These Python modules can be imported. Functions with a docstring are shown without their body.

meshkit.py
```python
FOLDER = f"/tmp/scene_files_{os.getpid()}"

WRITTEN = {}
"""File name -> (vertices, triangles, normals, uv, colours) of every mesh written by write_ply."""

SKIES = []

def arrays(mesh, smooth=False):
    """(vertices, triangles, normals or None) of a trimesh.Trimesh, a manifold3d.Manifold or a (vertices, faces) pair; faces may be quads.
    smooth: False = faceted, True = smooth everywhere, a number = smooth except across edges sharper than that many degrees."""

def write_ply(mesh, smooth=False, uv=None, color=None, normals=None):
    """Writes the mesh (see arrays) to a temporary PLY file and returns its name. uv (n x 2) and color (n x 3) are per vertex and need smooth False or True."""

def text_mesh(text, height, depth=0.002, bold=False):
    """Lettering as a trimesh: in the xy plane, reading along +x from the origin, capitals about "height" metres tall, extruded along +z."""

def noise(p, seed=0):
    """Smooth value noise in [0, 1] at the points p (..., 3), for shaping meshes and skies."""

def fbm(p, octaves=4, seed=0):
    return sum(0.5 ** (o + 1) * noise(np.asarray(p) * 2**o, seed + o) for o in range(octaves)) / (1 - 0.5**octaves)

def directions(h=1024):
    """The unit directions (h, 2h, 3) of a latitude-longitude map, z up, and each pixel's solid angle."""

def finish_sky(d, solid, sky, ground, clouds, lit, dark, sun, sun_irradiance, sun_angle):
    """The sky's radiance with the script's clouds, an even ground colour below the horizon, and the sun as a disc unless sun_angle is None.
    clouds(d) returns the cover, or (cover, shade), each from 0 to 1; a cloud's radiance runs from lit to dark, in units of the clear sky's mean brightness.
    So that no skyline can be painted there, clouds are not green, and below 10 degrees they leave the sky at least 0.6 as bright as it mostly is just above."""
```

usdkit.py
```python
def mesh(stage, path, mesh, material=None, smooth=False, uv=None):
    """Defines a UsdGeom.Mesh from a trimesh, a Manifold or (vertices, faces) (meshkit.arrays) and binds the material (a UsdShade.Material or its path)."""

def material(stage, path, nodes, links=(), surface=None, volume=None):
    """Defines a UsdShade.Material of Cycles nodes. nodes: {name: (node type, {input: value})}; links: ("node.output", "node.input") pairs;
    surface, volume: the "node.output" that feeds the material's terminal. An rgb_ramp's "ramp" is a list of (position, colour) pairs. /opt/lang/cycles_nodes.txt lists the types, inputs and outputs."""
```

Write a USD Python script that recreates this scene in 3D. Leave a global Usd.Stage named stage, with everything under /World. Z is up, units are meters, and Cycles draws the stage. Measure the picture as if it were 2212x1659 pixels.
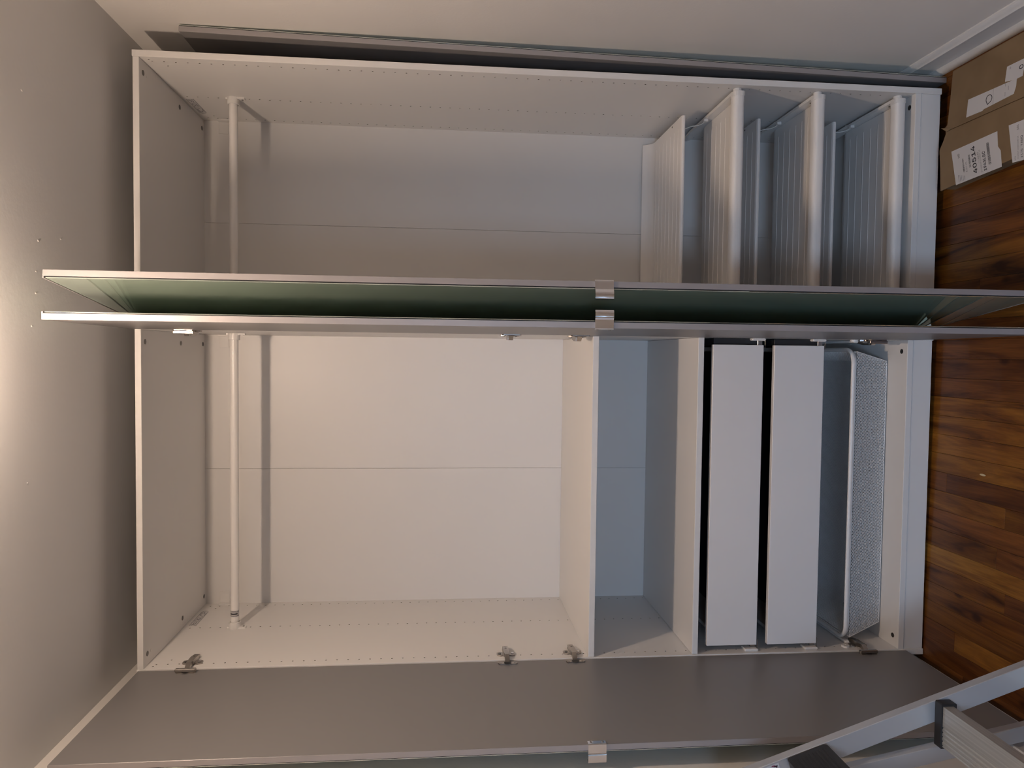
import math, random
import numpy as np
import trimesh, manifold3d
from shapely.geometry import Polygon, LineString, box as sbox
from shapely.ops import unary_union
import usdkit, meshkit
from pxr import Usd, UsdGeom, UsdLux, UsdShade, Gf, Sdf

random.seed(7)
rng = np.random.default_rng(7)
stage = Usd.Stage.CreateInMemory()
UsdGeom.SetStageUpAxis(stage, 'Z')
UsdGeom.Xform.Define(stage, '/World')

# ---------------------------------------------------------------- camera, window light, exposure
CAM = (0.92076, -2.15032, 1.50739)
YAW, PITCH, ROLL, FPX = -0.0388339, -0.0938469, 0.0081138, 1596.29
EXPOSURE = 0.0
WINDOW_COLOR, WINDOW_POWER = (0.50, 0.70, 1.0), 29.0
BULB_COLOR, BULB_POWER = (1.0, 0.765, 0.592), 810.0
fw = np.array([math.sin(YAW)*math.cos(PITCH), math.cos(YAW)*math.cos(PITCH), math.sin(PITCH)])
r0 = np.array([math.cos(YAW), -math.sin(YAW), 0]); u0 = np.cross(r0, fw)
rt = r0*math.cos(ROLL) + u0*math.sin(ROLL); up = -r0*math.sin(ROLL) + u0*math.cos(ROLL)
cam = UsdGeom.Camera.Define(stage, '/World/camera')       # the photograph was taken with the camera turned on its side
m = np.eye(4); m[0, :3] = -up; m[1, :3] = rt; m[2, :3] = -fw; m[3, :3] = CAM
cam.AddTransformOp().Set(Gf.Matrix4d(*m.ravel().tolist()))
cam.CreateHorizontalApertureAttr(36.0); cam.CreateVerticalApertureAttr(27.0)
cam.CreateFocalLengthAttr(36.0*FPX/2212); cam.CreateClippingRangeAttr(Gf.Vec2f(0.02, 100))
cam.CreateExposureAttr(EXPOSURE)
WIN = (0.22, 0.70, 0.55, 1.75)                             # the window in the wall behind the camera
YF = -2.95
win = UsdLux.RectLight.Define(stage, '/World/window_daylight')   # the bright sky above the houses opposite, seen through that window
win.CreateWidthAttr(4.2); win.CreateHeightAttr(2.2)
win.CreateIntensityAttr(WINDOW_POWER); win.CreateColorAttr(Gf.Vec3f(*WINDOW_COLOR))
win.AddTranslateOp().Set(Gf.Vec3d(0.2, YF-2.3, 2.4)); win.AddRotateXOp().Set(90)
dome = UsdLux.DomeLight.Define(stage, '/World/sky')
dome.CreateIntensityAttr(0.15); dome.CreateColorAttr(Gf.Vec3f(0.6, 0.78, 1.0))

# ---------------------------------------------------------------- materials
def M(name, nodes, links, surface='p.BSDF'):
    return usdkit.material(stage, '/World/Looks/'+name, nodes, links, surface=surface)
def plain(name, col, rough=.45, metal=0., **kw):
    return M(name, {'p': ('principled_bsdf', dict(base_color=col, roughness=rough, metallic=metal, **kw))}, [])
def rough_paint(name, col, rough, scale, strength, dist=.001, var=.04):
    return M(name, {'g': ('geometry', {}), 'n': ('noise_texture', dict(scale=scale, detail=3.)), 'n2': ('noise_texture', dict(scale=1.3, detail=2.)),
        'r': ('rgb_ramp', {'ramp': [(.3, tuple(c*(1-var) for c in col)), (.7, tuple(min(1, c*(1+var)) for c in col))]}),
        'b': ('bump', dict(strength=strength, distance=dist)), 'p': ('principled_bsdf', dict(roughness=rough))},
        [('g.position', 'n.vector'), ('g.position', 'n2.vector'), ('n2.fac', 'r.fac'), ('r.color', 'p.base_color'), ('n.fac', 'b.height'), ('b.normal', 'p.normal')])
WALL = rough_paint('wall_paint', (.77, .745, .715), .55, 160, .25)
CEIL = rough_paint('ceiling_paint', (.73, .725, .72), .6, 90, .25)
TRIM = rough_paint('trim_gloss_paint', (.72, .71, .70), .28, 60, .3)
WHITE = plain('white_foil', (.78, .765, .745), .42)
WHITE_EDGE = plain('white_edge', (.80, .78, .77), .35)
WHITE_METAL = plain('white_lacquered_metal', (.84, .82, .795), .30)
WHITE_PLASTIC = plain('white_plastic', (.80, .785, .76), .35)
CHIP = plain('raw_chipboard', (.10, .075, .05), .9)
GREY = plain('grey_foil', (.215, .207, .207), .40)
GREY_EDGE = plain('grey_satin_edge', (.40, .38, .385), .36, .35)
MIRROR = M('mirror_glass', {'g': ('glossy_bsdf', dict(color=(.84, .92, .875), roughness=0.)), 'd': ('diffuse_bsdf', dict(color=(.66, .78, .66))), 'm': ('mix_closure', dict(fac=.165))},
    [('g.BSDF', 'm.closure1'), ('d.BSDF', 'm.closure2')], surface='m.closure')   # diffuse green share stands in for the light of deeper repeated reflections
SEAL = plain('black_edge_seal', (.012, .012, .014), .5)
SHADE_IN = plain('drawer_inside_shade', (.05, .054, .062), .6)  # drawer inside painted dark for the shade behind the fronts
CHROME = plain('chrome', (.80, .79, .80), .07, 1.0)
NICKEL = plain('nickel_plated_steel', (.46, .43, .40), .26, 1.0)
SCREW = plain('dark_zinc_screw', (.16, .155, .15), .35, .9)
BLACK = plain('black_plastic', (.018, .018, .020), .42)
ALU = plain('aluminium_rail', (.58, .59, .61), .38, .55)
ALU_TREAD = M('ribbed_aluminium', {'g': ('geometry', {}), 'mp': ('mapping', dict(scale=(220., 2.5, 220.))), 'n': ('noise_texture', dict(scale=1., detail=3.)),
    'r': ('rgb_ramp', {'ramp': [(.3, (.42, .42, .40)), (.7, (.56, .56, .53))]}), 'p': ('principled_bsdf', dict(roughness=.42, metallic=.6))},
    [('g.position', 'mp.vector'), ('mp.vector', 'n.vector'), ('n.fac', 'r.fac'), ('r.color', 'p.base_color')])
CARD = M('cardboard', {'g': ('geometry', {}), 'n': ('noise_texture', dict(scale=9., detail=5.)), 'f': ('noise_texture', dict(scale=900., detail=2.)),
    'r': ('rgb_ramp', {'ramp': [(.3, (.190, .124, .062)), (.7, (.235, .158, .084))]}), 'b': ('bump', dict(strength=.15, distance=.0005)), 'p': ('principled_bsdf', dict(roughness=.75))},
    [('g.position', 'n.vector'), ('g.position', 'f.vector'), ('n.fac', 'r.fac'), ('r.color', 'p.base_color'), ('f.fac', 'b.height'), ('b.normal', 'p.normal')])
PAPER = plain('white_paper', (.58, .57, .57), .6)
INK = plain('black_ink', (.03, .03, .035), .6)
INK_GREY = plain('grey_ink', (.22, .22, .24), .6)
INK_RED = plain('purple_red_ink', (.20, .03, .07), .6)
PALE_CHIP = plain('pale_wood_chip', (.55, .45, .28), .7)
FROST = M('bulb_glow', {'e': ('emission', dict(color=BULB_COLOR, strength=BULB_POWER))}, [], surface='e.emission')
PANE = M('window_pane', {'f': ('fresnel', dict(IOR=1.45)), 't': ('transparent_bsdf', dict(color=(.97, .98, .98))), 'g': ('glossy_bsdf', dict(color=(1, 1, 1), roughness=0.)), 'm': ('mix_closure', {})},
    [('f.fac', 'm.fac'), ('t.BSDF', 'm.closure1'), ('g.BSDF', 'm.closure2')], surface='m.closure')

def wood(name, a, b, c, seed):
    return M(name, {'g': ('geometry', {}), 'oi': ('object_info', {}), 'off': ('combine_xyz', {}), 'k': ('math', dict(math_type='multiply', value2=37.)),
        'add': ('mix_vector', {}), 'va': ('mapping', dict(location=(seed*1.7, seed*.9, 0.), scale=(16., 1.7, 16.))),
        'sep': ('separate_xyz', {}), 'ax': ('math', dict(math_type='add')), 'ay': ('math', dict(math_type='add')), 'cx': ('combine_xyz', {}),
        'n': ('noise_texture', dict(scale=1., detail=5., roughness=.6, distortion=1.6)),
        'vf': ('mapping', dict(scale=(260., 9., 260.))), 'nf': ('noise_texture', dict(scale=1., detail=3.)),
        'r': ('rgb_ramp', {'ramp': [(.30, c), (.45, b), (.62, a), (.8, tuple(x*1.15 for x in a))]}),
        'vk': ('mapping', dict(scale=(7.5, 4.2, 1.))), 'vo': ('voronoi_texture', dict(scale=1., randomness=1.)),
        'kr': ('rgb_ramp', {'ramp': [(0., (.16, .10, .08)), (.055, (.30, .22, .18)), (.11, (1, 1, 1)), (1., (1, 1, 1))]}),
        'mk': ('mix_color', dict(blend_type='multiply', fac=.9)),
        'rf': ('rgb_ramp', {'ramp': [(.3, (.78, .76, .74)), (.7, (1.12, 1.1, 1.08))]}),
        'tone': ('rgb_ramp', {'ramp': [(0., (.55, .50, .48)), (.12, (.82, .77, .74)), (.6, (.98, .98, .98)), (1., (1.14, 1.12, 1.05))]}),
        'm1': ('mix_color', dict(blend_type='multiply', fac=1.)), 'm2': ('mix_color', dict(blend_type='multiply', fac=1.)),
        'b': ('bump', dict(strength=.08, distance=.0006)),
        'p': ('principled_bsdf', dict(roughness=.42, coat_weight=.22, coat_roughness=.10, specular_ior_level=.25))},
        [('g.position', 'sep.vector'), ('oi.random', 'k.value1'), ('sep.x', 'ax.value1'), ('k.value', 'ax.value2'), ('sep.y', 'ay.value1'), ('k.value', 'ay.value2'),
         ('ax.value', 'cx.x'), ('ay.value', 'cx.y'), ('cx.vector', 'va.vector'), ('va.vector', 'n.vector'), ('cx.vector', 'vf.vector'), ('vf.vector', 'nf.vector'),
         ('cx.vector', 'vk.vector'), ('vk.vector', 'vo.vector'), ('vo.distance', 'kr.fac'),
         ('n.fac', 'r.fac'), ('nf.fac', 'rf.fac'), ('r.color', 'm1.a'), ('rf.color', 'm1.b'), ('m1.result', 'm2.a'), ('oi.random', 'tone.fac'), ('tone.color', 'm2.b'),
         ('m2.result', 'mk.a'), ('kr.color', 'mk.b'), ('mk.result', 'p.base_color'), ('nf.fac', 'b.height'), ('b.normal', 'p.normal')])
WOODS = [wood('floor_wood_amber', (.230, .098, .015), (.140, .050, .008), (.040, .012, .003), 1),
         wood('floor_wood_red', (.165, .060, .013), (.095, .031, .007), (.030, .009, .003), 2),
         wood('floor_wood_gold', (.265, .128, .022), (.180, .073, .011), (.065, .022, .004), 3)]
SUBFLOOR = plain('dark_subfloor', (.02, .012, .008), .9)

# ---------------------------------------------------------------- helpers
used, ORIGIN = {}, {}
def numbered(parent, name):
    k = (parent, name); n = used.get(k, 0); used[k] = n+1
    return name if n == 0 else f'{name}_{n:03d}'
def thing(name, label, cat, loc=(0, 0, 0), group=None, kind=None):
    path = '/World/' + numbered('/World', name)
    x = UsdGeom.Xform.Define(stage, path); x.AddTranslateOp().Set(Gf.Vec3d(*map(float, loc)))
    tag(x.GetPrim(), label, cat, group, kind); ORIGIN[path] = np.array(loc, float)
    return path
def tag(p, label=None, cat=None, group=None, kind=None):
    for k, v in (('label', label), ('category', cat), ('group', group), ('kind', kind)):
        if v: p.SetCustomDataByKey(k, v)
def obj(name, mesh, mat, parent='/World', smooth=False, label=None, cat=None, group=None, kind=None):
    path = parent + '/' + numbered(parent, name)
    o = ORIGIN.get(parent, np.zeros(3)); ORIGIN[path] = o
    v, f = vf(mesh)
    pr = usdkit.mesh(stage, path, trimesh.Trimesh(v-o, f, process=False), mat, smooth)
    tag(pr.GetPrim(), label, cat, group, kind)
    return path
def vf(mesh):
    if isinstance(mesh, trimesh.Trimesh): return np.array(mesh.vertices), np.array(mesh.faces)
    if hasattr(mesh, 'to_mesh'):
        q = mesh.to_mesh(); return np.array(q.vert_properties[:, :3], float), np.array(q.tri_verts)
    v, f = np.asarray(mesh[0], float), np.asarray(mesh[1], int)
    if f.shape[1] == 4: f = np.vstack([f[:, [0, 1, 2]], f[:, [0, 2, 3]]])
    return v, f
def cat(*ms):
    vs, fs, n = [], [], 0
    for mm in ms:
        v, f = vf(mm); vs.append(v); fs.append(f+n); n += len(v)
    return trimesh.Trimesh(np.vstack(vs), np.vstack(fs), process=False)
def hull(pts): return trimesh.convex.convex_hull(np.asarray(pts, float))
def bx(x0, x1, y0, y1, z0, z1, b=.0008):
    if b <= 0: return trimesh.creation.box(bounds=[[x0, y0, z0], [x1, y1, z1]])
    b = min(b, .45*min(x1-x0, y1-y0, z1-z0)); P = []
    for sx, x in ((1, x0), (-1, x1)):
        for sy, y in ((1, y0), (-1, y1)):
            for sz, z in ((1, z0), (-1, z1)):
                P += [(x, y+sy*b, z+sz*b), (x+sx*b, y, z+sz*b), (x+sx*b, y+sy*b, z)]
    return hull(P)
def rod(a, b, r, n=16, cap=True):
    a, b = np.array(a, float), np.array(b, float)
    return trimesh.creation.cylinder(r, segment=[a, b], sections=n)
def tube(path, r, n=8, closed=False, ry=None):
    P = np.asarray(path, float); L = len(P); ry = ry or r
    T = np.roll(P, -1, 0)-np.roll(P, 1, 0) if closed else np.gradient(P, axis=0)
    T /= np.linalg.norm(T, axis=1, keepdims=True)
    nrm = np.cross(T[0], [0, 0, 1.]); nrm = nrm if np.linalg.norm(nrm) > .1 else np.cross(T[0], [0, 1., 0]); nrm /= np.linalg.norm(nrm)
    rings = []
    for i in range(L):
        nrm = nrm-T[i]*(nrm@T[i]); nrm /= np.linalg.norm(nrm); bi = np.cross(T[i], nrm)
        a = np.arange(n)/n*2*math.pi
        rings.append(P[i]+np.outer(np.cos(a)*r, nrm)+np.outer(np.sin(a)*ry, bi))
    V = np.vstack(rings); F = []
    for i in range(L if closed else L-1):
        j = (i+1) % L
        for k in range(n):
            k2 = (k+1) % n
            F += [(i*n+k, j*n+k2, j*n+k), (i*n+k, i*n+k2, j*n+k2)]
    if not closed:
        V = np.vstack([V, P[0], P[-1]]); c0, c1 = len(V)-2, len(V)-1
        for k in range(n):
            k2 = (k+1) % n; F += [(c0, k2, k), (c1, (L-1)*n+k, (L-1)*n+k2)]
    t = trimesh.Trimesh(V, F, process=False)
    if t.volume < 0: t.invert()
    return t
def extrude(poly, h):
    ps = getattr(poly, 'geoms', [poly])
    return cat(*[trimesh.creation.extrude_polygon(p, h, engine='earcut') for p in ps])
def place(mesh, o, ex, ey, ez):
    """maps local (x, y, z) to o + x ex + y ey + z ez"""
    v, f = vf(mesh); A = np.array([ex, ey, ez], float)
    if np.linalg.det(A) < 0: f = f[:, ::-1]
    return trimesh.Trimesh(np.asarray(o, float)+v@A, f, process=False)
X, Y, Z = np.eye(3)
FLOOR = lambda x: -.001-.0158*x           # the old house leans: floor and ceiling fall to the right
CEILZ = lambda x: 2.447-.0147*(x+.05)
def lean(mesh, fn):                        # adds the slope of the floor or the ceiling
    v, f = vf(mesh); v = v.copy(); v[:, 2] += fn(v[:, 0]); return trimesh.Trimesh(v, f, process=False)

# ---------------------------------------------------------------- room shell
XL, XR, YB = -.052, 1.834, .60
fl = thing('floor', 'dark reddish brown wooden strip floor', 'floor', (0, 0, 0), kind='structure')
obj('subfloor', lean(bx(XL-.1, XR+.1, YF-.1, YB+.1, -.06, -.0145, 0), FLOOR), SUBFLOOR, fl)
BW = .0575; x = XL
while x < XR:
    y = YB-rng.uniform(0, .5)-.02; y1 = YB
    while y1 > YF:
        g = .00025
        x1 = min(x+BW, XR)
        zz = rng.uniform(-.0004, .0004)
        obj('board', lean(bx(x+g, x1-g, y+g, y1-g, -.014, zz, .0006), FLOOR), WOODS[rng.choice([0, 0, 1, 1, 2])], fl)
        y1 = y; y = max(y1-rng.uniform(.28, 1.0), YF-.001)
        if y-YF < .15: y = YF-.001
    x += BW
ce = thing('ceiling', 'pale warm grey painted ceiling', 'ceiling', kind='structure')
obj('ceiling_plaster', lean(bx(XL-.1, XR+.1, YF-.1, YB+.1, 0, .08, 0), CEILZ), CEIL, ce)
for sx, sy, r in [(1.17, -.357, .0028), (1.189, -.258, .0025), (1.05, -.367, .0026), (.974, -.383, .0024), (1.099, -.366, .002), (1.485, -.425, .0026), (.62, -.40, .002)]:
    s = trimesh.creation.icosphere(subdivisions=1, radius=r); s.apply_scale([1, 1.5, .5]); s.apply_translation([sx, sy, CEILZ(sx)])
    obj('plaster_bump', s, WALL, ce)
def wall(name, mesh): return obj(name, mesh, WALL, kind='structure')
wall('wall_left', bx(XL-.1, XL, YF-.1, YB+.1, -.06, 2.5, 0))
wall('wall_right', bx(XR, XR+.1, YF-.1, YB+.1, -.06, 2.5, 0))
wall('wall_back', bx(XL, XR, YB, YB+.1, -.06, 2.5, 0))
wall('wall_front', cat(bx(XL, WIN[0], YF-.1, YF, -.06, 2.5, 0), bx(WIN[1], XR, YF-.1, YF, -.06, 2.5, 0),
     bx(WIN[0], WIN[1], YF-.1, YF, -.06, WIN[2], 0), bx(WIN[0], WIN[1], YF-.1, YF, WIN[3], 2.5, 0)))
w = thing('window_1', None, None, ((WIN[0]+WIN[1])/2, YF, WIN[2]), kind='structure')
obj('window_frame', cat(bx(WIN[0], WIN[0]+.04, YF-.05, YF+.015, WIN[2], WIN[3]), bx(WIN[1]-.04, WIN[1], YF-.05, YF+.015, WIN[2], WIN[3]),
    bx(WIN[0], WIN[1], YF-.05, YF+.015, WIN[2], WIN[2]+.04), bx(WIN[0], WIN[1], YF-.05, YF+.015, WIN[3]-.04, WIN[3]), bx(WIN[0], WIN[1], YF-.045, YF+.008, 1.130, 1.170)), TRIM, w)
obj('window_sill', bx(WIN[0]-.05, WIN[1]+.05, YF, YF+.09, WIN[2]-.03, WIN[2]), TRIM, w)
obj('pane', bx(WIN[0]+.03, WIN[1]-.03, YF-.028, YF-.024, WIN[2]+.03, 1.135, 0), PANE, w)
obj('pane', bx(WIN[0]+.03, WIN[1]-.03, YF-.028, YF-.024, 1.165, WIN[3]-.03, 0), PANE, w)
# baseboards: a board with a beaded top, and a quarter-round shoe
def baseboard(name, xw, s):
    prof = [(0, -.06), (.013, -.06), (.013, .072), (.0155, .076), (.0155, .083), (.011, .088), (.008, .097), (.004, .101), (0, .101)]
    a = np.linspace(0, math.pi/2, 6); shoe = [(.013, -.06), (.031, -.06)]+[(.013+.018*math.cos(t), .002+.018*math.sin(t)) for t in a]
    p = thing(name, None, None, (xw, 0, 0), kind='structure')
    for nm, pr in (('board', prof), ('shoe_moulding', shoe)):
        e = extrude(Polygon(pr), YB-YF)
        e = place(e, (xw, YF, FLOOR(xw)), s*X, Z, Y)
        obj(nm, e, TRIM, p, smooth=35)
baseboard('baseboard_right', XR, -1)
baseboard('baseboard_left', XL, 1)

# ---------------------------------------------------------------- wardrobe frames
T, H, DEP = .018, 2.364, .563
def peg_rows():
    return [(.033, 2.322-.032*k) for k in range(68)]+[(.318, 2.322-.032*k) for k in range(68)]+[(.530, 2.322-.032*k) for k in range(68)]+[(.063, 2.290), (.021, 2.327), (.505, 2.296)]
def side_panel(x0, inner, s):
    body = manifold3d.Manifold(manifold3d.Mesh(*[np.asarray(a, t) for a, t in zip(vf(bx(x0, x0+T, 0, DEP, .001, H, .0008)), (np.float32, np.uint32))]))
    cuts, liners = [], []
    for y, z in peg_rows():
        c = manifold3d.Manifold.cylinder(.024, .0026, .0026, 8).translate([0, 0, -.012]).rotate([0, 90, 0]).translate([inner, y, z]); cuts.append(c)
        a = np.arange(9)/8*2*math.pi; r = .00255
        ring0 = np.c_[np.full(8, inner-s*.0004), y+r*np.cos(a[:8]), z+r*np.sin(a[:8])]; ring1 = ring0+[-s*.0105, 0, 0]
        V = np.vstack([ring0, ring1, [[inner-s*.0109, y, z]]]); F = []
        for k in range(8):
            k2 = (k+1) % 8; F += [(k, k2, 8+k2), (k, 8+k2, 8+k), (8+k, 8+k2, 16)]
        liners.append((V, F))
    return body-manifold3d.Manifold.batch_boolean(cuts, manifold3d.OpType.Add), cat(*liners)
def screw_cap(x, y, z, s):   # cam bolt head in a horizontal panel, facing s along z
    a = rod((x, y, z-s*.002), (x, y, z+s*.0008), .0075, 14); b = bx(x-.0045, x+.0045, y-.001, y+.001, z-.001, z+s*.0013 if s > 0 else z+.0005, 0) if s > 0 else bx(x-.0045, x+.0045, y-.001, y+.001, z-.0013, z+.0005, 0)
    return a
def sticker(parent, xin, s):
    outline = Polygon([(.336, 2.309), (.470, 2.309), (.484, 2.316), (.484, 2.327), (.472, 2.334), (.340, 2.334)])
    e = place(extrude(outline, .0003), (xin, 0, 0), Y, Z, s*X)
    st = obj('warning_label', e, PAPER, parent, label='white printed warning label')
    L = lambda pts, w=.0011: LineString(pts).buffer(w/2, cap_style=2)
    ink = unary_union([L([(.338, 2.311), (.469, 2.311)]), L([(.338, 2.332), (.472, 2.332)]), L([(.375, 2.3115), (.375, 2.332)]), L([(.415, 2.3115), (.415, 2.332)]),
        L([(.344, 2.315), (.352, 2.329)], .002), L([(.352, 2.315), (.344, 2.329)], .0015), sbox(.356, 2.316, .369, 2.319), sbox(.356, 2.3225, .366, 2.3255),
        L([(.380, 2.314), (.380, 2.328), (.394, 2.328), (.394, 2.314)]), L([(.384, 2.314), (.41, 2.33)], .002), L([(.41, 2.314), (.388, 2.33)], .002), Polygon([(.397, 2.314), (.405, 2.314), (.401, 2.322)]),
        L([(.422, 2.313), (.440, 2.330)], .002), L([(.43, 2.313), (.455, 2.313), (.46, 2.325), (.436, 2.329)], .0015), L([(.446, 2.317), (.470, 2.322)], .002), L([(.444, 2.330), (.476, 2.328), (.480, 2.319)])])
    obj('printed_pictogram', place(extrude(ink, .0003), (xin+s*.0003, 0, 0), Y, Z, s*X), INK_GREY, st)
def frame(x0, x1, seam, label):
    t = thing('wardrobe_frame', label, 'wardrobe', (x0, 0, 0), 'white wardrobe frames standing side by side')
    a, la = side_panel(x0, x0+T, 1); b, lb = side_panel(x1-T, x1-T, -1)
    for mm, ll in ((a, la), (b, lb)):
        p = obj('side_panel', mm, WHITE, t)
        obj('peg_holes', ll, CHIP, p, kind='stuff')
    i0, i1 = x0+T, x1-T
    obj('top_panel', bx(i0, i1, .0012, DEP-.006, H-T-.0005, H-.0015), WHITE, t)
    obj('bottom_panel', bx(i0, i1, .0012, DEP-.006, .066, .084), WHITE, t)
    obj('plinth', bx(i0, i1, .003, .019, .003, .0653), WHITE, t)
    obj('back_panel', bx(i0, seam-.0004, .557, .560, .070, H-T, .0004), WHITE, t)
    obj('back_panel', bx(seam+.0004, i1, .557, .560, .070, H-T, .0004), WHITE, t)
    for xx in (i0+.034, i1-.034):
        for yy in (.030, .318, .536):
            obj('bolt_head', screw_cap(xx, yy, H-T-.0005, -1), SCREW, t, smooth=40, label='dark steel bolt head')
            obj('bolt_head', screw_cap(xx, yy, .084, 1), SCREW, t, smooth=40, label='dark steel bolt head')
        obj('cover_cap', rod((xx, .055, H-T-.0012), (xx, .055, H-T), .004, 12), WHITE_PLASTIC, t)
    for i, s in ((i0, 1), (i1, -1)):
        p = bx(min(i+s*.002, i+s*.045), max(i+s*.002, i+s*.045), .5548, .5568, 2.262, 2.295, .0005)
        q = bx(min(i, i+s*.005), max(i, i+s*.005), .532, .5565, 2.251, 2.295, .0008)
        wb = obj('wall_bracket', p, WHITE_PLASTIC, t); obj('bracket_lip', q, WHITE_PLASTIC, wb)
        sticker(t, i, s)
    for xx in (x0+.03, x1-.03):    # levelling feet hidden behind the plinth
        for yy in (.06, .50):
            zf = FLOOR(xx)
            if .066-zf > .005: obj('levelling_foot', rod((xx, yy, zf+.0006), (xx, yy, .066), .018, 14), BLACK, t)
    return t
frame(0.0, 0.9995, .505, 'wide white wardrobe frame with shelves, drawers and a wire basket inside')
frame(1.0005, 1.7480, 1.375, 'narrow white wardrobe frame with three pull-out shoe racks inside')

# ---------------------------------------------------------------- shelves
def shelf(z0, z1, label):
    t = thing('shelf', label, 'shelf', (.5, .28, z0), 'white shelves in the wide wardrobe frame')
    obj('shelf_board', bx(.0187, .9808, .003, .5555, z0, z1, .0009), WHITE, t)
    for px, s in ((.018, 1), (.982, -1)):
        for py in (.065, .50):
            obj('shelf_pin', rod((px-s*.006, py, z0-.0027), (px+s*.009, py, z0-.0027), .0024, 8), NICKEL, t)
shelf(1.047, 1.065, 'upper white shelf, at waist height above the blue-shaded gap')
shelf(.727, .745, 'lower white shelf right above the two drawers')

# ---------------------------------------------------------------- clothes rails
def clothes_rail(a, b, label, mark):
    t = thing('clothes_rail', label, 'clothes rail', (a, .312, 2.178), 'white clothes rails')
    y, z = .312, 2.178
    obj('tube', rod((a+.004, y, z), (b-.004, y, z), .0132, 24), WHITE_METAL, t, smooth=40)
    for e, s in ((a, 1), (b, -1)):
        prof = [(0, .0150), (.004, .0152), (.0205, .0146), (.0215, .0150), (.0215, .0176), (.0205, .0185), (.002, .0187), (0, .0187)]
        ring = trimesh.creation.revolve(np.array([(r, h) for h, r in prof]+[(.0150, 0)])[::-1], sections=28)
        if ring.volume < 0: ring.invert()
        ring = place(ring, (e, y, z), Y, Z, s*X)
        lug = extrude(unary_union([Polygon([(-.007, -.034), (.007, -.034), (.010, -.015), (-.010, -.015)]).buffer(.002), sbox(-.004, .016, .004, .024)]), .005)
        so = obj('socket', cat(ring, place(lug, (e, y, z), Y, Z, s*X)), WHITE_PLASTIC, t, smooth=35)
        obj('screw', rod((e+s*.004, y, z-.028), (e+s*.0062, y, z-.028), .0032, 10), SCREW, so, label='dark screw head')
    if mark:
        ang = np.linspace(-2.4, .6, 12)
        def band(x0, x1, r, a0=-2.4, a1=.6):
            an = np.linspace(a0, a1, 12); V, F = [], []
            for xx in (x0, x1):
                for q in an: V.append((xx, y+r*math.sin(q-.6), z+r*math.cos(q-.6)))
            for k in range(11): F += [(k, k+1, 13+k), (k, 13+k, 12+k)]
            return trimesh.Trimesh(V, F, process=False)
        lb = obj('label', band(a+.040, a+.061, .01335), PAPER, t, smooth=True, label='small white label with black print')
        obj('printed_text', cat(band(a+.0425, a+.044, .0135), band(a+.0475, a+.052, .0135, -1.9, .1), band(a+.055, a+.0558, .0135), band(a+.0575, a+.0585, .0135)), INK, lb)
clothes_rail(.018, .9815, 'long white clothes rail in the wide frame, with a printed label near its end', True)
clothes_rail(1.0185, 1.730, 'short white clothes rail in the narrow frame', False)

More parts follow.
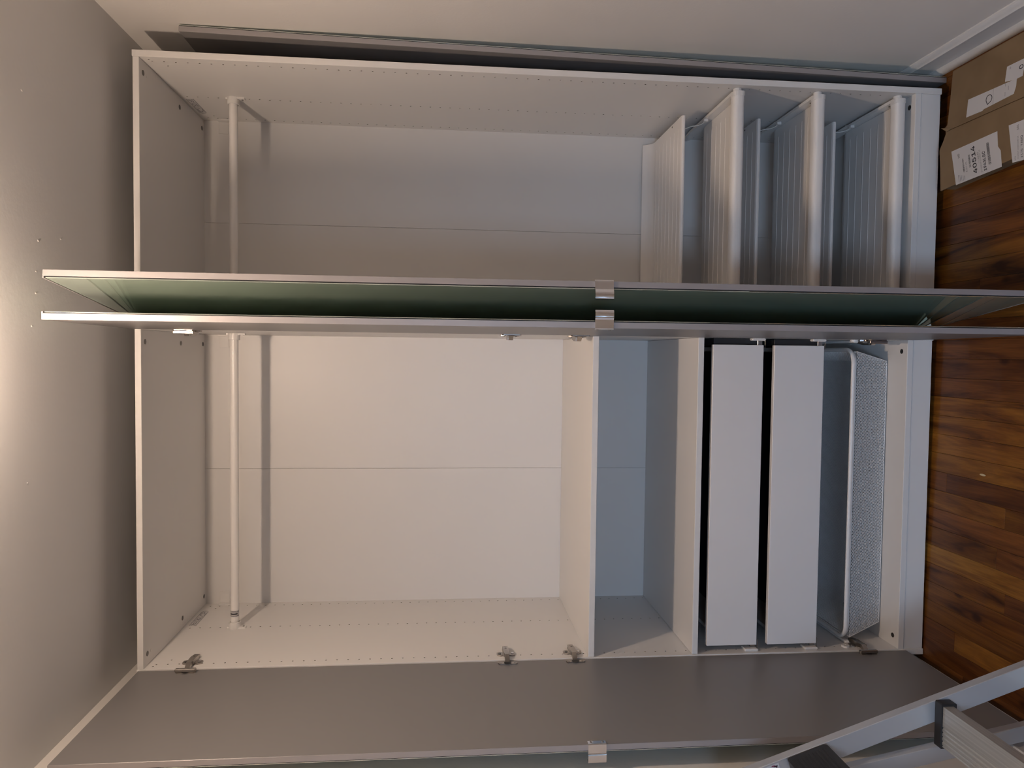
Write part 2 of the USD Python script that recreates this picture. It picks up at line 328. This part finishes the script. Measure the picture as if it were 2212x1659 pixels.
# ---------------------------------------------------------------- mirror doors
def uvprism(poly, z0, z1): return place(extrude(poly, z1-z0), (0, 0, z0), X, Y, Z)
DW, DT, DZ0, DZ1 = .482, .0180, .060, 2.359
HZ = (2.222, 1.310, 1.108, .196)
def door(label, Hp, du, dv, inner, s, hinges=True):
    """Hp: mirror-side corner at the hinge edge; du points out of the mirror, dv from the hinge edge to the free edge."""
    t = thing('mirror_door', label, 'door', (Hp[0], Hp[1], DZ0), 'mirror doors standing open')
    du, dv = np.array([*du, 0.]), np.array([*dv, 0.]); O = np.array([Hp[0], Hp[1], 0.])
    loc = lambda mm: place(mm, O, du, dv, Z)
    obj('door_panel', loc(bx(-DT, -.0038, 0, DW, DZ0, DZ1, .0012)), GREY, t)
    obj('free_edge_band', loc(bx(-DT+.0002, -.0040, DW, DW+.0008, DZ0+.0005, DZ1-.0005, .0003)), GREY_EDGE, t, label='satin grey edge strip')
    obj('edge_seal', loc(bx(-.0037, -.0023, .0012, DW-.0004, DZ0+.0036, DZ1-.0036, 0)), SEAL, t, label='black seal line behind the mirror')
    obj('mirror', loc(bx(-.0022, 0, .0004, DW-.0018, DZ0+.0055, DZ1-.0055, .0004)), MIRROR, t, label='greenish mirror glass')
    for z0_, z1_ in ((DZ0, DZ0+.0034), (DZ1-.0034, DZ1)):
        obj('end_lip', loc(bx(-.0037, .0006, .0004, DW-.0002, z0_, z1_, .0004)), GREY_EDGE, t, label='satin grey end lip')
    w = DW+.0022                                           # chrome handle: clamped round the free edge, its tongue stands out from the mirror
    line = LineString([(-DT-.0016, w-.013), (-DT-.0016, w-.0008), (-DT-.0002, w), (.0005, w), (.0015, w-.0002)]+[(.0125-.0115*math.cos(a), w-.0012+.0042*math.sin(a)) for a in np.linspace(.3, 2.6, 12)]+[(.0222, w-.0042), (.0222, w-.009)])
    h = obj('handle', loc(uvprism(line.buffer(.0014, join_style=1, cap_style=2), 1.1195, 1.1625)), CHROME, t, smooth=35, label='chrome handle')
    for zz in (1.127, 1.155):
        obj('screw', loc(place(extrude(Polygon([(.0026*math.cos(k), .0026*math.sin(k)) for k in np.arange(10)*.6283]), .001), (-DT-.003, w-.0085, zz), Y, Z, -X)), NICKEL, h)
    for k, zz in enumerate(HZ):
        hinge(t, zz, inner, s, loc, k in (0, 3))
def hinge(t, zc, inner, s, loc, damper):
    C = lambda mm: place(mm, (inner, 0, zc), s*X, Y, Z)    # local a (into the compartment), b (depth), c (height)
    arm = hull([(a, b, c) for b, a0, a1, cc in ((.012, .004, .0165, .0075), (.045, .004, .0155, .0085), (.078, .004, .010, .0080)) for a in (a0, a1) for c in (-cc, cc)])
    notch = [bx(.0162, .0172, .046, .050, -.0045, .0045, 0)]
    hp = obj('hinge', C(arm), NICKEL, t, smooth=25, label='nickel plated hinge')
    wing = unary_union([Polygon([(-.026, .030), (-.017, .0255), (-.009, .028), (.009, .028), (.017, .0255), (.026, .030), (.026, .044), (.017, .0485), (.009, .046), (-.009, .046), (-.017, .0485), (-.026, .044)]).buffer(.0015), sbox(-.009, .024, .009, .074)])
    obj('mounting_plate', C(place(extrude(wing, .004), (0, 0, 0), Z, Y, X)), NICKEL, hp, smooth=25)
    for c in (-.019, .019):
        obj('screw', C(rod((.004, .037, c), (.0058, .037, c), .0042, 12)), CHROME if c < 0 else SCREW, hp, smooth=40)
    obj('slot', cat(C(bx(.0108, .0118, .066, .070, -.0042, .0042, 0)), C(bx(.0148, .0156, .050, .052, -.003, .003, 0))), SEAL, hp, label='dark slot')  # slots are not cut, their shade is put into the black colour
    # the link from the arm to the cup, and the cup flange on the door
    link = hull([(a, b, c) for (a, b) in ((.0165, .016), (.005, .012), (.0165, .004), (.004, -.016), (.0005, -.020), (.0005, -.010)) for c in (-.0068, .0068)])
    obj('link', C(link), NICKEL, hp, smooth=25)
    fl_ = extrude(Polygon([(.014, -.0275), (.018, -.0285), (.026, -.024), (.026, .024), (.018, .0285), (.014, .0275), (.0125, .024), (.0125, -.024)]), .0032)
    put = lambda mm: loc(place(mm, (-DT, 0, zc), -X, Y, Z))                      # local a off the door's back, b from the hinge edge, c
    obj('cup_plate', put(place(fl_, (0, 0, 0), Y, Z, X)), NICKEL, hp, smooth=25)
    obj('cup', put(rod((.0030, .0195, 0), (.0036, .0195, 0), .011, 20)), SEAL, hp, label='dark hollow of the hinge cup')  # no real recess: the shade of the hollow is the black colour
    for c in (-.021, .021):
        obj('screw', put(rod((.003, .019, c), (.0042, .019, c), .0033, 12)), NICKEL, hp, smooth=40)
    if damper:
        obj('damper', put(bx(.0030, .0125, .0135, .0255, -.0285, .0285, .0018)), NICKEL, hp, smooth=25)
a8, a0 = math.radians(8.3), math.radians(.42)
door('mirror door hinged on the far left, showing its plain grey back beside the left wall', (-.0022, -.004), (-1, 0), (0, -1), .018, 1)
door('mirror door of the wide frame seen edge-on in the middle, its grey back towards the drawers', (.9995, -.004), (math.cos(a0), math.sin(a0)), (math.sin(a0), -math.cos(a0)), .9815, -1)
door('mirror door of the narrow frame seen edge-on in the middle, its greenish mirror face showing', (1.0052, -.004), (-math.cos(a8), -math.sin(a8)), (math.sin(a8), -math.cos(a8)), 1.0185, 1)

# spare grey door leaning between the narrow frame and the right wall
t = thing('spare_door', 'spare dark grey wardrobe door leaning between the frame and the right wall', 'door', (1.785, .02, -.03))
zb, zt, xb, xt = FLOOR(1.784)+.0008, 2.247, 1.7925, 1.8305
tv = np.array([xt-xb, .0, zt-zb]); LN = np.linalg.norm(tv); tv /= LN; nv = np.cross(Y, tv); nv = nv if nv[0] > 0 else -nv
PL = lambda mm: place(mm, (xb, .022, zb), nv, Y, tv)
obj('door_panel', PL(bx(-.0185, -.0038, 0, .49, 0, LN, .0012)), GREY, t)
obj('edge_band', PL(bx(-.0183, -.0040, -.0008, 0, .0005, LN-.0005, .0003)), GREY_EDGE, t, label='satin grey edge strip')
obj('edge_seal', PL(bx(-.0038, -.0022, .001, .489, .001, LN-.001, 0)), SEAL, t)
obj('mirror', PL(bx(-.0022, 0, .0004, .4896, .0004, LN-.0004, .0005)), MIRROR, t)

# ---------------------------------------------------------------- drawers
def drawer(z0, label):
    t = thing('drawer', label, 'drawer', (.5, .012, z0), 'white drawers under the lower shelf')
    obj('front', bx(.039, .961, .012, .028, z0, z0+.158, .0012), WHITE_EDGE, t)
    obj('side', bx(.045, .057, .0285, .50, z0+.012, z0+.115), WHITE, t); obj('side', bx(.943, .955, .0285, .50, z0+.012, z0+.115), WHITE, t)
    obj('back', bx(.0575, .9425, .488, .500, z0+.012, z0+.115), SHADE_IN, t)
    obj('bottom', bx(.0575, .9425, .0285, .4875, z0+.016, z0+.021, .0004), SHADE_IN, t, label='dark drawer bottom')
    obj('runner_cover', bx(.9605, .9805, .032, .500, z0+.013, z0+.150), BLACK, t, label='black runner cover')  # added black panel, makes the gap beside the drawer read as deep shade
    for e, s in ((.018, 1), (.9815, -1)):
        q = lambda a, b: (min(e+s*a, e+s*b), max(e+s*a, e+s*b))
        obj('runner', bx(*q(.0012, .025), .032, .50, z0-.004, z0+.011), NICKEL, t, label='steel runner')
        obj('runner_clip', bx(*q(.0002, .0075), .012, .046, z0-.008, z0+.036, .003), WHITE_PLASTIC, t, label='white plastic runner clip')
        obj('runner_hook', cat(bx(*q(.0004, .0014), .030, .05, z0-.013, z0-.005, .0002), bx(*q(.0004, .030), .0325, .0335, z0-.0135, z0-.0125, .0002), bx(*q(.0295, .0305), .0325, .0335, z0-.0135, z0-.006, .0002)), NICKEL, t)
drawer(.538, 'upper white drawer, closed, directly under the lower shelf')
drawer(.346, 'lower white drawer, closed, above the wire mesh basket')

# ---------------------------------------------------------------- mesh basket
t = thing('mesh_basket', 'white wire mesh pull-out basket with a rounded rim, under the lower drawer', 'basket', (.49, .29, .09))
def rrect(x0, x1, y0, y1, r, n=7):
    P = []
    for cx, cy, a in ((x1-r, y0+r, -90), (x1-r, y1-r, 0), (x0+r, y1-r, 90), (x0+r, y0+r, 180)):
        for k in range(n): q = math.radians(a+90*k/(n-1)); P.append((cx+r*math.cos(q), cy+r*math.sin(q)))
    return np.array(P)
top, bot = rrect(.033, .952, .052, .535, .042), rrect(.068, .918, .098, .50, .012)
zt_, zb_ = .228, .0895
ZT = lambda p, z: np.c_[p, np.full(len(p), z)]
rim = cat(tube(ZT(top, zt_), .0058, 8, True, .0075), tube(ZT(rrect(.036, .949, .055, .532, .040), zt_-.009), .0028, 6, True))
obj('rim', rim, WHITE_METAL, t, smooth=60)
def mesh_face(P, pa, pb, w=.0015):
    """P: 4 corners (3-D, in order round the face); two families of thin strands clipped to it"""
    P = np.array(P, float); o = P[0]; ex = P[1]-P[0]; ex /= np.linalg.norm(ex); n = np.cross(ex, P[3]-P[0]); n /= np.linalg.norm(n); ey = np.cross(n, ex)
    poly = Polygon([((p-o)@ex, (p-o)@ey) for p in P]); x0, y0, x1, y1 = poly.bounds; out = []
    for sgn in (1, -1):
        slope = sgn*pb/pa; k = -(y1-y0)/abs(slope)-pa
        while k < x1-x0+(y1-y0)/abs(slope)+pa:
            seg = LineString([(x0+k-(y1-y0)/slope*0 if False else x0+k, y0 if sgn > 0 else y0), (x0+k+(y1-y0)/slope, y1)]).intersection(poly)
            if not seg.is_empty and seg.length > .003 and seg.geom_type == 'LineString':
                a, b = [o+c[0]*ex+c[1]*ey for c in (seg.coords[0], seg.coords[-1])]
                d = (b-a)/np.linalg.norm(b-a); sd = np.cross(n, d)*w/2; h = n*w*.35*(1 if sgn > 0 else .8)
                V = [a-sd-h, a+sd-h, a+sd+h, a-sd+h, b-sd-h, b+sd-h, b+sd+h, b-sd+h]
                out.append((V, [(0, 1, 5), (0, 5, 4), (1, 2, 6), (1, 6, 5), (2, 3, 7), (2, 7, 6), (3, 0, 4), (3, 4, 7)]))
            k += pa
    return cat(*out)
tc, bc = ZT(np.array([[.040, .052], [.945, .052], [.945, .535], [.040, .535]]), zt_-.012), ZT(np.array([[.070, .098], [.916, .098], [.916, .50], [.070, .50]]), zb_)
obj('front_mesh', mesh_face([bc[0], bc[1], tc[1], tc[0]], .0105, .0068), WHITE_METAL, t, kind='stuff')
obj('back_mesh', mesh_face([bc[3], bc[2], tc[2], tc[3]], .0105, .0068), WHITE_METAL, t, kind='stuff')
obj('side_mesh', mesh_face([bc[0], bc[3], tc[3], tc[0]], .0105, .0068), WHITE_METAL, t, kind='stuff')
obj('side_mesh', mesh_face([bc[1], bc[2], tc[2], tc[1]], .0105, .0068), WHITE_METAL, t, kind='stuff')
obj('bottom_mesh', mesh_face([bc[0], bc[1], bc[2], bc[3]], .0105, .0068), WHITE_METAL, t, kind='stuff')
obj('corner_wires', cat(*[tube([a, b], .0013, 6) for a, b in zip(tc, bc)], tube(ZT(bot, zb_), .0013, 6, True)), WHITE_METAL, t)
for e, s in ((.018, 1), (.9815, -1)):
    q = lambda a, b: (min(e+s*a, e+s*b), max(e+s*a, e+s*b))
    obj('runner', bx(*q(.001, .0085), .055, .52, .213, .227), WHITE_METAL, t)
    ring = trimesh.creation.annulus(.0042, .012, .006); ring = place(ring, (e+s*.0034, .030, .2405), Y, Z, X)
    obj('runner_clip', ring, WHITE_PLASTIC, t, smooth=40, label='round white plastic clip')

# ---------------------------------------------------------------- shoe racks (built once, copied twice)
RX0, RX1 = 1.0185, 1.7295
def sheet(profile, x0, x1, th=.0012):
    return place(extrude(LineString(profile).buffer(th/2, cap_style=2), x1-x0), (x0, 0, 0), Y, Z, X)
def ribs(x0, x1, ys, z):
    out = []
    for y in ys: 
        r = tube([(x0, y, z-.0012), (x0+.008, y, z), (x1-.008, y, z), (x1, y, z-.0012)], .0026, 8, False, .0016); out.append(r)
    return cat(*out)
GR = 'pull-out shoe racks in the narrow frame'
rack_z = (.631, .379, .122)
rack_label = ('topmost of the three white pull-out shoe racks', 'middle one of the three white pull-out shoe racks', 'lowest of the three white pull-out shoe racks, just above the plinth')
rack = thing('shoe_rack', rack_label[0], 'shoe rack', (1.374, .03, rack_z[0]), GR)
zc = rack_z[0]
prof = Polygon([(.030+.0205*(1 if math.cos(a) > 0 else 1)*math.copysign(abs(math.cos(a))**.7, math.cos(a)), .0172*math.copysign(abs(math.sin(a))**.7, math.sin(a))) for a in np.linspace(0, 2*math.pi, 33)[:-1]])
fb = obj('front_bar', place(extrude(prof, RX1-.016-RX0-.016), (RX0+.016, 0, zc), Y, Z, X), WHITE_METAL, rack, smooth=50)
for e, s in ((RX0, 1), (RX1, -1)):
    q = lambda a, b: (min(e+s*a, e+s*b), max(e+s*a, e+s*b))
    cx0, cx1 = q(.0125, .026)
    obj('bar_end_cap', place(extrude(prof.buffer(.0014), cx1-cx0), (cx0, 0, zc), Y, Z, X), WHITE_PLASTIC, rack, smooth=50)
    obj('mounting_peg', rod((e+s*.0005, .033, zc), (e+s*.013, .033, zc), .0125, 20), WHITE_PLASTIC, rack, smooth=40)
    obj('mounting_peg', rod((e+s*.0005, .318, zc-.004), (e+s*.013, .318, zc-.004), .011, 16), WHITE_PLASTIC, rack, smooth=40)
    sp = Polygon([(.030, .0172), (.10, .0168), (.42, .0150), (.50, .008), (.515, -.002), (.50, -.014), (.42, -.0168), (.10, -.0170), (.030, -.0172)])
    r0_, r1_ = q(.0095, .0185)
    rl = obj('side_rail', place(extrude(sp, r1_-r0_), (r0_, 0, zc), Y, Z, X), WHITE_METAL, rack, smooth=25)
    for sy in (.070,):
        obj('screw', rod((e+s*.0185, sy, zc+.002), (e+s*.0198, sy, zc+.002), .0035, 10), SCREW, rl)
    zz = zc+.104
    obj('support_wire', tube([(e+s*.024, .262, zc+.016), (e+s*.030, .272, zc+.020), (e+s*.032, .290, zc+.030), (e+s*.034, .292, zc+.048), (e+s*.034, .296, zc+.052), (e+s*.035, .318, zc+.064), (e+s*.036, .33, zc+.086), (e+s*.036, .335, zz-.001)], .0016, 7), WHITE_METAL, rack, smooth=60)
    obj('wire_clip', bx(*q(.0188, .0275), .256, .268, zc+.008, zc+.022, .001), WHITE_PLASTIC, rack)
ft = sheet([(.046, zc-.013), (.056, zc-.011), (.340, zc-.011), (.354, zc-.0135), (.358, zc-.0195)], RX0+.0192, RX1-.0192)
f_ = obj('front_tray', ft, WHITE_METAL, rack, smooth=30)
for y in (.110, .151, .192, .233, .274, .315): obj('raised_rib', ribs(RX0+.045, RX1-.045, [y], zc-.0108), WHITE_METAL, f_, smooth=60)
zr = zc+.115
ang = np.linspace(0, 1.25, 9)
rp = [(.206, zr-.012), (.2005, zr-.010), (.199, zr-.006), (.2005, zr-.002), (.206, zr)]+[(.500+.05*math.sin(a), zr+.05*(1-math.cos(a))) for a in ang]
b_ = obj('rear_tray', sheet(rp, RX0+.030, RX1-.030), WHITE_METAL, rack, smooth=35)
for y in (.238, .279, .320, .361, .402, .443, .484): obj('raised_rib', ribs(RX0+.06, RX1-.06, [y], zr+.0002), WHITE_METAL, b_, smooth=60)
for e, s in ((RX0, 1), (RX1, -1)):
    obj('tray_screw', rod((e+s*.038, .300, zr+.0005), (e+s*.038, .300, zr+.0016), .003, 10), SCREW, b_)
for k in (1, 2):
    x = UsdGeom.Xform.Define(stage, '/World/shoe_rack_%03d' % k); x.AddTranslateOp().Set(Gf.Vec3d(1.374, .03, rack_z[k]))
    p = x.GetPrim(); p.GetReferences().AddInternalReference(rack); tag(p, rack_label[k], 'shoe rack', GR); p.SetInstanceable(True)

# ---------------------------------------------------------------- cardboard package on the floor
bl = FLOOR(1.6)
t = thing('cardboard_box', 'flat brown cardboard package with white labels lying on the floor beside the plinth', 'box', (1.6, -.4, bl))
CF = lambda mm: lean(mm, FLOOR)
HB = .0445
o1 = [(1.432, -.040), (1.552, -.027), (1.583, -.043), (1.613, -.037), (1.621, -.054), (1.774, -.066), (1.776, -.78), (1.488, -.78)]
obj('body', CF(place(extrude(Polygon(o1).buffer(-.002), HB-.0042-.0006), (0, 0, .0006), X, Y, Z)), CARD, t)
f1 = Polygon([(1.430, -.036), (1.500, -.030), (1.554, -.023), (1.580, -.040), (1.601, -.050), (1.602, -.78), (1.489, -.78)])
f2 = Polygon([(1.604, -.050), (1.613, -.034), (1.621, -.052), (1.70, -.060), (1.774, -.065), (1.776, -.78), (1.605, -.78)])
obj('flap', CF(place(extrude(f1, .0038), (0, 0, HB-.0040), X, Y, Z)), CARD, t)
obj('flap', CF(place(extrude(f2, .0030), (0, 0, HB-.0040), X, Y, Z)), CARD, t)
obj('torn_edge', CF(cat(hull([(1.602, -.050, HB-.002), (1.618, -.030, HB+.004), (1.606, -.075, HB), (1.602, -.050, HB-.003), (1.618, -.030, HB+.003), (1.606, -.075, HB-.001)]))), CARD, t)
def label(poly, z, name='label', lab=None):
    return obj(name, CF(place(extrude(Polygon(poly), .0003), (0, 0, z), X, Y, Z)), PAPER, t, label=lab)
def text(parent, s, o, h, z, u=(.974, .226), v=(-.05, .999), bold=False, mat=None, stretch=1., name='printed_text'):
    mm = meshkit.text_mesh(s, h, .0002, bold)
    u3 = np.array([u[0]*stretch, u[1]*stretch, 0]); v3 = np.array([v[0], v[1], 0])
    return obj(name, CF(place(mm, (o[0], o[1], z), u3, v3, Z)), mat or INK, parent)
def barcode(parent, o, w, h, z, seed, u=(.974, .226), v=(-.05, .999)):
    r = random.Random(seed); x, out = 0, []
    while x < w:
        b = r.choice([.0006, .0006, .0012, .0018]); out.append(sbox(x, 0, min(x+b, w), h)); x += b+r.choice([.0006, .0009, .0014])
    mm = extrude(unary_union(out), .0002)
    return obj('barcode', CF(place(mm, (o[0], o[1], z), np.array([*u, 0]), np.array([*v, 0]), Z)), INK, parent)
zl = HB-.0001; zi = zl+.0003
L1 = label([(1.432, -.104), (1.441, -.281), (1.486, -.274), (1.500, -.263), (1.542, -.258), (1.536, -.077)], zl, lab='large white shipping label with a five-digit number')
text(L1, 'HD', (1.508, -.1145), .0070, zi)
barcode(L1, (1.462, -.139), .042, .0055, zi, 1); text(L1, 'B 18 I 471', (1.460, -.150), .0045, zi, mat=INK_GREY); barcode(L1, (1.470, -.1635), .038, .0065, zi, 2)
text(L1, '40514', (1.446, -.1905), .0140, zi, bold=True, stretch=1.35)
text(L1, '-- 212 KO', (1.474, -.196), .0045, zi); text(L1, '21700H19 1943CT 12', (1.444, -.210), .0045, zi, mat=INK_GREY)
text(L1, '1943LSC', (1.4445, -.2265), .0095, zi, bold=True); barcode(L1, (1.459, -.242), .064, .0095, zi, 3)
for k in range(5): obj('small_print', CF(place(extrude(sbox(0, 0, .022-.002*k, .0012), .0002), (1.438, -.118-.006*k, zi), np.array([.974, .226, 0]), Y, Z)), INK_GREY, L1)
zl2 = HB-.0009; zi2 = zl2+.0003
L2 = label([(1.667, -.137), (1.661, -.317), (1.642, -.316), (1.624, -.309), (1.619, -.201), (1.616, -.196), (1.618, -.132)], zl2, lab='long torn white label with a black drop-shaped outline')
drop = Polygon([(0, -.013)]+[(.011*math.sin(a), .002+.0115*math.cos(a)*(.85 if math.cos(a) > 0 else 1)) for a in np.linspace(2.2, -2.2, 22)])
obj('drop_symbol', CF(place(extrude(drop.buffer(.0011).difference(drop.buffer(-.0009)), .0002), (1.640, -.219, zi2), np.array([.35, .94, 0]), np.array([.94, -.35, 0]), Z)), INK, L2)
obj('fold_line', CF(place(extrude(sbox(0, 0, .044, .0005), .0002), (1.619, -.236, zi2), np.array([1., .02, 0]), Y, Z)), INK_GREY, L2)
obj('small_print', CF(cat(*[place(extrude(sbox(0, 0, .011, .001), .0002), (1.628+.013*k, -.279-.011*(k % 2), zi2), np.array([1., .05, 0]), Y, Z) for k in range(3)])), INK_GREY, L2)
L3 = label([(1.705, -.281), (1.704, -.345), (1.660, -.337), (1.660, -.319), (1.658, -.317), (1.667, -.276)], zl2+.0004, lab='small white label with a ring-shaped mark')
rg = Polygon([(.0045*math.cos(a), .0062*math.sin(a)) for a in np.linspace(0, 6.28, 24)])
obj('ring_mark', CF(place(extrude(rg.buffer(.001).difference(rg.buffer(-.0012)).difference(sbox(-.001, 0, .012, .0018)), .0002), (1.686, -.331, zi2+.0004), X, Y, Z)), INK, L3)
obj('small_print', CF(cat(*[place(extrude(sbox(0, 0, .006, .001), .0002), (1.694, -.292-.003*k, zi2+.0004), X, Y, Z) for k in range(2)])), INK_GREY, L3)
L4 = label([(1.545, -.298), (1.544, -.420), (1.436, -.425), (1.442, -.318)], zl, lab='white address label printed 2170 and 101, at the corner of the package')
text(L4, 'DTE', (1.446, -.330), .0042, zi, (.99, .08), mat=INK_GREY); text(L4, '1943CT12202108 15', (1.447, -.339), .0042, zi, (.99, .08), mat=INK_GREY)
text(L4, '2170   YAMO', (1.447, -.353), .0068, zi, (.99, .08)); text(L4, '101', (1.523, -.334), .0058, zi, (.99, .08))
obj('ruled_line', CF(cat(*[place(extrude(sbox(0, 0, .09, .0004), .0002), (1.448, -.362-.012*k, zi), np.array([.99, .06, 0]), Y, Z) for k in range(3)])), INK_GREY, L4)

# ---------------------------------------------------------------- folding step ladder by the left wall
t = thing('step_ladder', 'folding aluminium step ladder with black top tread, leaning near the left wall', 'ladder', (.2, -.82, 0))
YR = -.62
lt = np.array([.022-.231, 0, .808-.192]); lt /= np.linalg.norm(lt); ln = np.array([lt[2], 0, -lt[0]])    # along the rail, and out of its front
P0 = np.array([.231, YR, .192]); s_floor = (FLOOR(.29)+.004-P0[2])/lt[2]
def rail(y0, y1, w, p0, t_, n_, sa, sb, flange=.004):
    web = bx(-w, 0, 0, y1-y0, sa, sb, .0012)
    return place(web, (p0[0], y0, p0[2]), n_, Y, t_)
LF = .733
for y0, y1 in ((YR, YR+.022), (-1.052, -1.03)):
    r_ = obj('front_rail', rail(y0, y1, .047, P0, lt, ln, s_floor+.012, LF), ALU, t)
    obj('rubber_foot', place(bx(-.050, .003, -.003, .025, s_floor, s_floor+.045, .003), (P0[0], y0, P0[2]), ln, Y, lt), BLACK, r_, label='black rubber foot')
q0, q1 = np.array([.043, YR, .465]), np.array([.096, YR, .186]); rt_ = q0-q1; rt_ /= np.linalg.norm(rt_); rn = np.array([rt_[2], 0, -rt_[0]])
sf2 = (FLOOR(.13)+.004-q1[2])/rt_[2]
for y0, y1 in ((YR-.004, YR+.016), (-1.046, -1.026)):
    r_ = obj('rear_rail', rail(y0, y1, .036, q1, rt_, rn, sf2+.012, .575), ALU, t)
    obj('rubber_foot', place(bx(-.039, .003, -.003, .023, sf2, sf2+.04, .003), (q1[0], y0, q1[2]), rn, Y, rt_), BLACK, r_, label='black rubber foot')
def tread(zt, xa, xb_, y0=-1.028, y1=YR-.006):
    R = []; n = 9
    pts = [(xa, zt-.024), (xb_, zt-.024), (xb_, zt)]
    xs = np.linspace(xb_, xa, 4*n+1)
    for i, xx in enumerate(xs[1:-1]):
        f = (i+1) % 4; flat = xx > xa+.58*(xb_-xa); pts.append((xx, zt+(.0 if flat or f in (0, 1, 2) else -.0022)))
    pts.append((xa, zt))
    st_ = obj('step', place(extrude(Polygon(pts), y1-y0), (0, y0, 0), X, Z, Y) , ALU_TREAD, t)
    prof = sbox(xa-.002, zt-.029, xb_+.003, zt+.001).buffer(.003)
    for yy in ((y1-.016, y1+.005), (y0-.003, y0+.018)):
        obj('step_end_cap', place(extrude(prof, yy[1]-yy[0]), (0, yy[0], 0), X, Z, Y), BLACK, st_, smooth=30, label='black plastic end cap')
tread(.399, .0655, .1555)
tread(.150, .1510, .2410)
# black top tread folded flat between the rails
pl = Polygon([(-.990, .46), (-.990, .66), (-.65, .66), (-.640, .645), (-.636, .49), (-.645, .465), (-.655, .46)])
base_s = 0
s1 = (.658-P0[2])/lt[2]; s2 = (.748-P0[2])/lt[2]
pt = sbox(-1.02, s1, YR-.004, s2).buffer(-.008).buffer(.008)
tp = obj('top_tread', place(extrude(pt, .026), (P0[0], 0, P0[2]), Y, lt, -ln*-1*-1), BLACK, t, smooth=30, label='black plastic top tread')
obj('tread_groove', cat(*[place(bx(-1.0, YR-.016, s1+.012+.0085*k, s1+.0155+.0085*k, 0, .0012, .0004), (P0[0], 0, P0[2]), Y, lt, ln) for k in range(10)]), BLACK, tp)
sa_, sb_ = (.766-P0[2])/lt[2], (.83-P0[2])/lt[2]
SK = lambda mm: place(mm, (P0[0], YR-.0003, P0[2]), ln, lt, -Y)
stk = obj('sticker', SK(extrude(sbox(-.040, sa_, -.004, sb_), .0003)), PAPER, t, label='white sticker with dark print')
ink = unary_union([sbox(-.036+.0042*k, sa_+.004+(.003 if k % 2 else 0), -.0338+.0042*k, sa_+.013+.002*(k % 3)) for k in range(7)])
obj('printed_mark', SK(place(extrude(ink, .0002), (0, 0, .0003), X, Y, Z)), INK, stk)
arc = LineString([(-.012, sa_+.006), (-.008, sa_+.010), (-.007, sa_+.016)]).buffer(.0012).union(LineString([(-.036, sa_+.022), (-.030, sa_+.026), (-.022, sa_+.027), (-.016, sa_+.024)]).buffer(.0016))
obj('printed_emblem', SK(place(extrude(arc, .0002), (0, 0, .0003), X, Y, Z)), INK_RED, stk)

# ---------------------------------------------------------------- ceiling lamp (just above the picture) and a wood chip
LX, LY = .90, -.82
lc = CEILZ(LX)
t = thing('ceiling_lamp', 'bare warm bulb on a white ceiling holder in front of the wardrobe', 'lamp', (LX, LY, lc))
obj('ceiling_rose', rod((LX, LY, lc-.012), (LX, LY, lc-.0005), .055, 32), WHITE_PLASTIC, t, smooth=40)
th = np.linspace(0, math.pi/2, 12)      # an LED bulb: frosted dome below, opaque white collar above
dm = trimesh.creation.revolve(np.array([(.036*math.sin(a), -.036*math.cos(a)) for a in th]+[(0, 0)]), sections=32)
if dm.volume < 0: dm.invert()
obj('bulb_dome', dm.apply_translation([LX, LY, 2.388]), FROST, t, smooth=40)
cl = trimesh.creation.revolve(np.array([(0, .0002), (.0355, .0002), (.030, .014), (.015, .030), (.015, .034), (0, .034)]), sections=32)
if cl.volume < 0: cl.invert()
obj('bulb_collar', cl.apply_translation([LX, LY, 2.388]), WHITE_PLASTIC, t, smooth=30)
cx, cy = .60, -.214
s = trimesh.creation.icosphere(subdivisions=2, radius=1.)
s.apply_scale([.0032, .0120, .0012]); s.apply_translation([cx, cy, FLOOR(cx)+.0014])
obj('wood_chip', s, PALE_CHIP, smooth=True, label='tiny pale wood chip lying on the dark floor', cat='wood chip')
